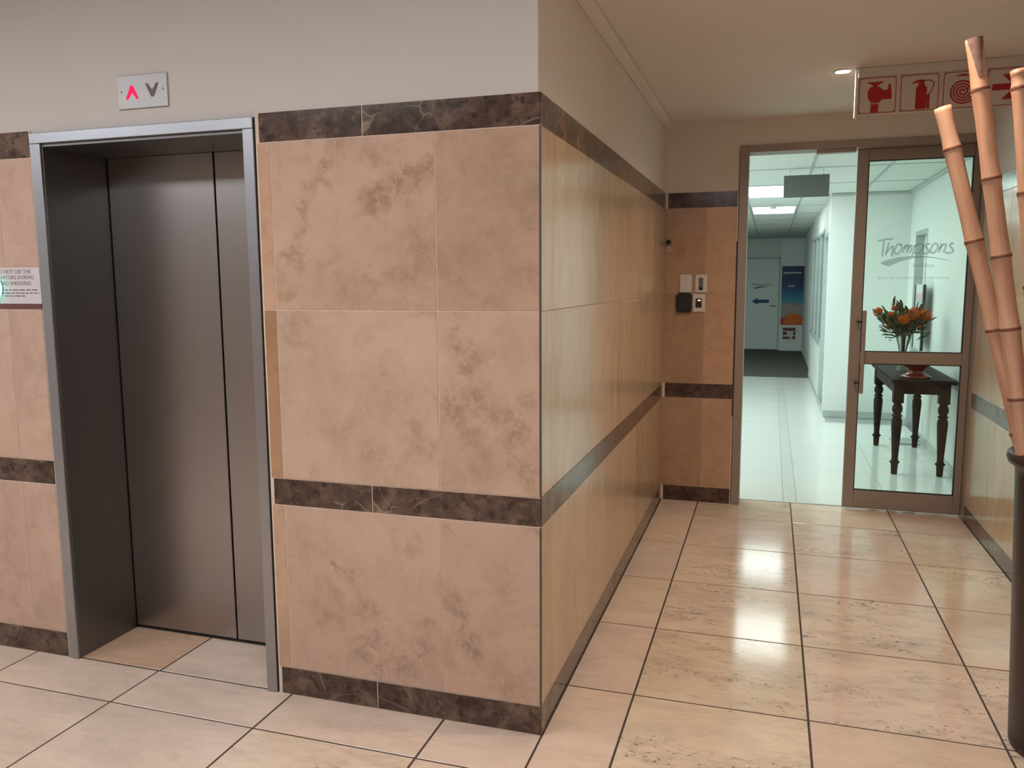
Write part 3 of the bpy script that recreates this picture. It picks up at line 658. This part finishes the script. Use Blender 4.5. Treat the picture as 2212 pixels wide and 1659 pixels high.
# --- planter with bamboo
PX, PY = 1.625, .40
pt = thing('tall_planter', 'tall dark brown tapered planter against the right wall', 'planter', (PX, PY, 0))
put('pot', lathe('pot', [(.10, 0), (.152, .001), (.158, .012), (.192, .90), (.196, .925), (.213, .930), (.218, .945), (.215, .962), (.204, .970), (.192, .966), (.182, .945), (.176, .90), (.10, .885), (.001, .884)], 48, False), M['pot'], pt)
put('filling', lathe('filling', [(.176, .86), (.174, .893), (.10, .899), (.001, .900)], 32, False), M['soil'], pt)
def pole(lab, pts, r0, r1, nodes, zbase, cutmat):
    """pts: (pixel x, pixel y, depth y) from top down to the rim; the foot goes on into the filling"""
    P = [at(a, b, y=d) for a, b, d in pts]; top, low = P[0], P[-1]
    d = (low-top).normalized(); foot = top+d*((zbase-top.z)/d.z)
    o = thing('bamboo_pole', lab, 'bamboo pole', foot, 0, 'bamboo poles in the planter')
    ax = top-foot; Ln = ax.length; ax.normalize(); q = ax.to_track_quat('Z', 'Y'); prof = []
    segs = [0]+[Ln*(n_-zbase)/(top.z-zbase) for n_ in sorted(nodes)]+[Ln]
    rad = lambda s: r0+(r1-r0)*s/Ln
    for a, b in zip(segs[:-1], segs[1:]):
        if a > 0: prof += [(rad(a)*1.10, a), (rad(a)*1.02, a+.012)]
        prof += [(rad(a+.3*(b-a))*.96, a+.3*(b-a)), (rad(a+.7*(b-a))*.97, a+.7*(b-a)), (rad(b)*1.03, b-.014)]
        if b < Ln: prof += [(rad(b)*1.12, b-.004)]
    prof += [(rad(Ln), Ln), (rad(Ln)*.72, Ln-.004), (rad(Ln)*.68, Ln-.10)]
    c = put('cane', lathe('cane', prof, 20, False), M['bamboo'], o); c.rotation_mode = 'QUATERNION'; c.rotation_quaternion = q
    for s in segs[1:-1]:
        nd = put('node', lathe('node', [(rad(s)*1.03, s-.007), (rad(s)*1.16, s-.004), (rad(s)*1.10, s), (rad(s)*1.15, s+.003), (rad(s)*1.02, s+.006)], 20, False), M['node'], o); nd.rotation_mode = 'QUATERNION'; nd.rotation_quaternion = q
    cp = put('hollow_end', lathe('end', [(rad(Ln)*.70, Ln-.03), (.001, Ln-.031)], 16, False), M['cut'], o); cp.rotation_mode = 'QUATERNION'; cp.rotation_quaternion = q
    return o, q, Ln, rad
pole('shorter pink tan bamboo pole leaning across the glass door', [(2036, 232, .45), (2206, 950, .44)], .0265, .0245, [1.02, 1.345, 1.62, 1.905], .896, 0)
oB, qB, LB, rB = pole('tallest bamboo pole with a ragged brown stained tip', [(2104, 84, .36), (2203, 880, .36)], .0285, .0235, [1.14, 1.352, 1.57, 1.80, 2.06], .896, 0)
# dark weathered strip at the tip of the tallest pole
v, f = [], []
for i in range(9):
    s = LB-.115+i*.115/8; wdt = (.25, .35, .5, .55, .7, .8, 1.0, 1.15, 1.3)[i]
    for g in range(6):
        a = -.05+wdt*(g/5-.5)*1.6; v.append((rB(s)*1.05*math.cos(a), rB(s)*1.05*math.sin(a), s))
for i in range(8):
    for g in range(5): f.append((i*6+g, i*6+g+1, i*6+g+7, i*6+g+6))
tp = put('weathered_strip', mesh('strip', v, f, True), M['cut'], oB); tp.rotation_mode = 'QUATERNION'; tp.rotation_quaternion = qB
pole('straight bamboo pole in front of the arrow pictogram', [(2203, 150, .30), (2232, 600, .30)], .027, .024, [1.2, 1.48, 1.75, 2.045], .896, 0)

# --- console table in the office
tb = thing('console_table', 'dark turned-leg wooden console table behind the glass door', 'table', (1.80, 4.92, 0))
TX0, TX1, TY0, TY1, TZ = 1.575, 2.032, 4.26, 5.58, .745
box('tabletop', TX0, TX1, TY0, TY1, TZ-.030, TZ, M['darkwood'], tb, .008, 2)
for a in ((1.60, 1.99, 4.315, 4.345), (1.60, 1.99, 5.495, 5.525)): box('apron', a[0]+.07, a[1]-.07, a[2], a[3], .632, TZ-.030, M['darkwood'], tb, .002)
for x in (1.605, 1.955): box('apron', x, x+.03, 4.38, 5.46, .632, TZ-.030, M['darkwood'], tb, .002)
lp = [(.018, .0), (.022, .004), (.026, .075), (.027, .085), (.037, .092), (.037, .099), (.027, .106), (.023, .125), (.030, .25), (.037, .37), (.0385, .415), (.034, .438), (.026, .446), (.037, .455), (.037, .463), (.026, .470), (.028, .478), (.036, .495), (.038, .513), (.036, .530), (.027, .547), (.027, .560)]
for x in (1.636, 1.954):
    for y in (4.345, 5.495):
        put('leg', lathe('leg', lp, 20), M['darkwood'], tb, (x-1.80, y-4.92, 0)); box('leg_block', x-.038, x+.038, y-.038, y+.038, .560, TZ-.030, M['darkwood'], tb, .004)
# red pedestal bowl
rb = tag(put('pedestal_bowl', lathe('bowl', [(.001, .002), (.085, .001), (.108, .004), (.110, .012), (.085, .024), (.062, .036), (.056, .046), (.056, .064), (.066, .078), (.100, .100), (.122, .125), (.130, .150), (.132, .158), (.126, .157), (.10, .128), (.05, .104), (.001, .098)], 36, False), M['redglaze'], None, (1.765, 4.44, TZ)), 'dark red glazed pedestal bowl at the near end of the table', 'bowl')
# vase
VX, VY = 1.735, 4.93
vs = tag(put('glass_vase', lathe('vase', [(.045, .0005), (.046, .010), (.035, .03), (.026, .075), (.026, .14), (.040, .21), (.060, .28), (.078, .345), (.075, .345), (.057, .28), (.037, .21), (.022, .14), (.020, .075), (.001, .05)], 28, False), M['vase_glass'], None, (VX, VY, TZ)), 'clear glass trumpet vase holding the orange flowers', 'vase')
bq = thing('flower_bouquet', 'bouquet of orange pincushion flowers with dark green leaves in the vase', 'flowers', (VX, VY, TZ+.09))
Zv = TZ+.09
def vp(px, py, dy=0): p = at(px, py, y=VY+dy); return p-Vector((VX, VY, Zv))
heads = [(1899, 676, .02, .044), (1933, 668, .05, .030), (1970, 684, -.04, .064), (1952, 694, -.07, .052), (1995, 686, .00, .062), (1926, 682, -.03, .034), (1982, 676, .06, .045), (1920, 704, -.06, .02), (1985, 706, -.05, .02), (1950, 672, .08, .025)]
def flower_mesh(r):
    rnd = random.Random(int(r*1e4)); v, f = [], []
    n = 150
    for i in range(n):
        z = 1-1.35*(i+.5)/n; a = i*2.39996; rr = math.sqrt(max(0, 1-z*z)); d = Vector((rr*math.cos(a), rr*math.sin(a), z))
        t = d.cross(Vector((.3, .5, .8))).normalized(); s = d.cross(t); k = r*rnd.uniform(.85, 1.1); w_ = r*.085; b = len(v)
        base = d*r*.35
        for q in (t, -.5*t+.87*s, -.5*t-.87*s): v.append(base+q*w_)
        for q in (t, -.5*t+.87*s, -.5*t-.87*s): v.append(d*k*.8+q*w_+Vector((0, 0, r*.12)))
        v.append(d*k*.95+Vector((0, 0, r*.25)))
        for q in range(3): f += [(b+q, b+(q+1) % 3, b+3+(q+1) % 3, b+3+q), (b+3+q, b+3+(q+1) % 3, b+6)]
    b = len(v); core = lathe('c', [(.001, -.5*r), (.4*r, -.35*r), (.55*r, 0), (.4*r, .35*r), (.001, .5*r)], 10, False)
    v += [q.co.copy() for q in core.vertices]; f += [tuple(b+i for i in p.vertices) for p in core.polygons]
    return mesh('flower', v, f)
neck = Vector((0, 0, .16))
for (px, py, dy, r) in heads:
    c = vp(px, py, dy); o = put('blossom', flower_mesh(r), M['petal'], bq, c); dirn = (c-neck).normalized(); o.rotation_euler = dirn.to_track_quat('Z', 'Y').to_euler()
    foot = Vector((c.x*.12, c.y*.12, .0)); put('stem', tube('stem', smooth_line([foot, neck+c*.10, neck.lerp(c, .5)+Vector((c.x*.06, c.y*.06, 0)), c-dirn*r*.3], 4), .0045, 7), M['stem'], bq)
lm = []
v = [(0, 0, 0), (.010, .002, .014), (-.010, .002, .014), (.0125, .004, .032), (-.0125, .004, .032), (.008, .003, .052), (-.008, .003, .052), (0, -.004, .066), (0, -.002, .014), (0, -.003, .032), (0, -.003, .052)]
leafm = mesh('leaf', v, [(0, 1, 8), (0, 8, 2), (8, 1, 3, 9), (2, 8, 9, 4), (9, 3, 5, 10), (4, 9, 10, 6), (10, 5, 7), (6, 10, 7)], True); leafm.materials.append(M['leaf'])
rg = random.Random(3)
for i in range(210):
    px, py, dy, r = heads[i % len(heads)]; c = vp(px, py, dy); s = rg.uniform(.38, 1.05)
    base = neck.lerp(c, s)+Vector((rg.uniform(-1, 1), rg.uniform(-1, 1), rg.uniform(-1, .45)))*.045
    d = (base-neck+Vector((rg.uniform(-1, 1), rg.uniform(-1, 1), rg.uniform(-.5, .9)))*.10).normalized()
    o = put('leaf', leafm, None, bq, base); o.rotation_mode = 'QUATERNION'; o.rotation_quaternion = d.to_track_quat('Z', 'Y'); k = rg.uniform(1.0, 1.65); o.scale = (k, k, k)
# poster stand behind the table
ps = thing('poster_stand', 'slim floor poster stand with dark frame behind the flowers', 'display stand', (1.90, 5.72, 0))
box('base_plate', 1.79, 2.02, 5.60, 5.90, 0, .012, M['off_alu'], ps, .003); put('pole', tube('pole', [(0.09, .04, .012), (0.09, .04, 1.0)], .012, 10), M['off_alu'], ps)
pp = box('panel', 1.975, 1.985, 5.62, 6.02, .86, 1.45, M['paper'], ps, .001)
box('frame_side', 1.968, 1.990, 5.58, 5.62, .86, 1.45, M['black'], ps, .002); box('frame_side', 1.968, 1.990, 6.02, 6.04, .86, 1.45, M['black'], ps, .002)
def poster_mat(name, stops, zr):
    k = N(name); tc = k.n('ShaderNodeTexCoord').outputs['Generated']; sx = k.n('ShaderNodeSeparateXYZ'); k.set(sx.inputs[0], tc)
    v = k.math('ADD', sx.outputs[2], k.math('MULTIPLY', k.math('SUBTRACT', k.noise(tc, zr, 4), .5), .12))
    k.B('Base Color', k.ramp(v, *stops)); k.B('Roughness', .45); return k.m
pp.data = pp.data.copy(); pp.data.materials.clear(); pp.data.materials.append(poster_mat('pale_poster', [(0, (.5, .55, .56)), (.45, (.62, .66, .67)), (.75, (.40, .46, .48)), (.82, (.6, .35, .33)), (.9, (.60, .66, .67))], 3))

# --- office sign, detector, posters
hs = thing('hanging_board', 'plain grey board hung from the office ceiling', 'sign', (.93, 4.85, HO))
box('board', .752, 1.108, 4.845, 4.855, 2.178, 2.358, M['board_grey'], hs, .002)
for x in (.80, 1.06): put('hanger', tube('hanger', [(x-.93, 0, -.052), (x-.93, 0, -.004)], .0025, 6), M['off_alu'], hs)
sd = thing('smoke_detector', 'small round white smoke detector on the office ceiling', 'detector', (.672, 8.15, HO))
put('base', lathe('base', [(.05, -.012), (.052, 0)], 20), M['ceil_tile'], sd); put('dome', lathe('dome', [(.001, -.06), (.025, -.056), (.038, -.04), (.042, -.012)], 20), M['ceil_tile'], sd)
EW = OFB-.25
pk = lambda px, py: at(px, py, y=EW)
a, b_ = pk(1690, 575), pk(1735, 702)
po = thing('blue_poster', 'tall blue travel poster with orange foot beside the far door', 'poster', ((a.x+b_.x)/2, EW, b_.z))
pb = box('sheet', a.x, b_.x, EW-.006, EW-.0005, b_.z, a.z, M['blue'], po, 0); pb.data = pb.data.copy(); pb.data.materials.clear()
pb.data.materials.append(poster_mat('travel_poster', [(0, (.55, .05, .02)), (.10, (.50, .06, .02)), (.16, (.36, .33, .32)), (.30, (.42, .33, .27)), (.42, (.03, .28, .42)), (.52, (.012, .16, .36)), (.66, (.008, .03, .14)), (1, (.012, .016, .085))], 5))
put('foot_disc', prism('disc', [(.20*math.cos(g*math.pi/12)+.03, .22*math.sin(g*math.pi/12)+.02) for g in range(13)], -.0085, -.0065), M['petal'], po)
put('title_bar', boxes_mesh('bars', [(-.20, .16, -.0075, -.0063, 1.07, 1.10), (-.10, .04, -.0075, -.0063, .80, .825)]), M['paper'], po)
a, b_ = pk(1690, 706), pk(1719, 734)
fn = thing('fire_notice', 'small white notice with dark red blocks below the blue poster', 'notice', ((a.x+b_.x)/2, EW, b_.z))
box('sheet', a.x, b_.x, EW-.004, EW, b_.z, a.z, M['paper'], fn, 0); hh = a.z-b_.z; ww = b_.x-a.x
for (u0, u1, w0, w1) in ((.05, .95, .70, .92), (.05, .35, .38, .62), (.80, .95, .36, .64), (.05, .55, .06, .24), (.75, .95, .04, .28)): box('print_block', a.x+u0*ww, a.x+u1*ww, EW-.0055, EW-.0042, b_.z+w0*hh, b_.z+w1*hh, M['inkred'], fn, 0)
DYF = OFB-.04
a, b_ = at(1623, 607, y=DYF), at(1664, 669, y=DYF)
ar = thing('arrow_notice', 'white sheet with blue left arrow and small logo on the far door', 'notice', ((a.x+b_.x)/2, DYF, b_.z))
box('sheet', a.x, b_.x, DYF-.003, DYF, b_.z, a.z, M['office_wall'], ar, 0)
def ac(px, py): p = at(px, py, y=DYF); return (p.x-(a.x+b_.x)/2, p.z-b_.z)
put('arrow', prism('arrow', [ac(*p) for p in ((1624, 651), (1636, 643), (1636, 647), (1661, 647), (1661, 654), (1636, 655), (1636, 658))], -.0055, -.0035), M['blue'], ar)
put('logo_swoosh', prism('sw', [ac(*p) for p in ((1627, 622), (1645, 618.5), (1662, 621), (1645, 620.5), (1630, 624))], -.0055, -.0035), M['blue'], ar)
text('lettering', 'Thompsons', .085, M['ink'], ar, (ac(1644, 616.5)[0], -.0045, ac(1644, 617.5)[1]), ext=.0006, shear=.2)
lsw = thing('light_switch', 'small white light switch on the passage door frame', 'switch', (OFC-.015, 7.28, 1.22))
box('plate', OFC-.008, OFC, 7.14, 7.22, 1.16, 1.29, M['white'], lsw, .002); box('rocker', OFC-.012, OFC-.0085, 7.16, 7.20, 1.20, 1.25, M['paper'], lsw, .001)
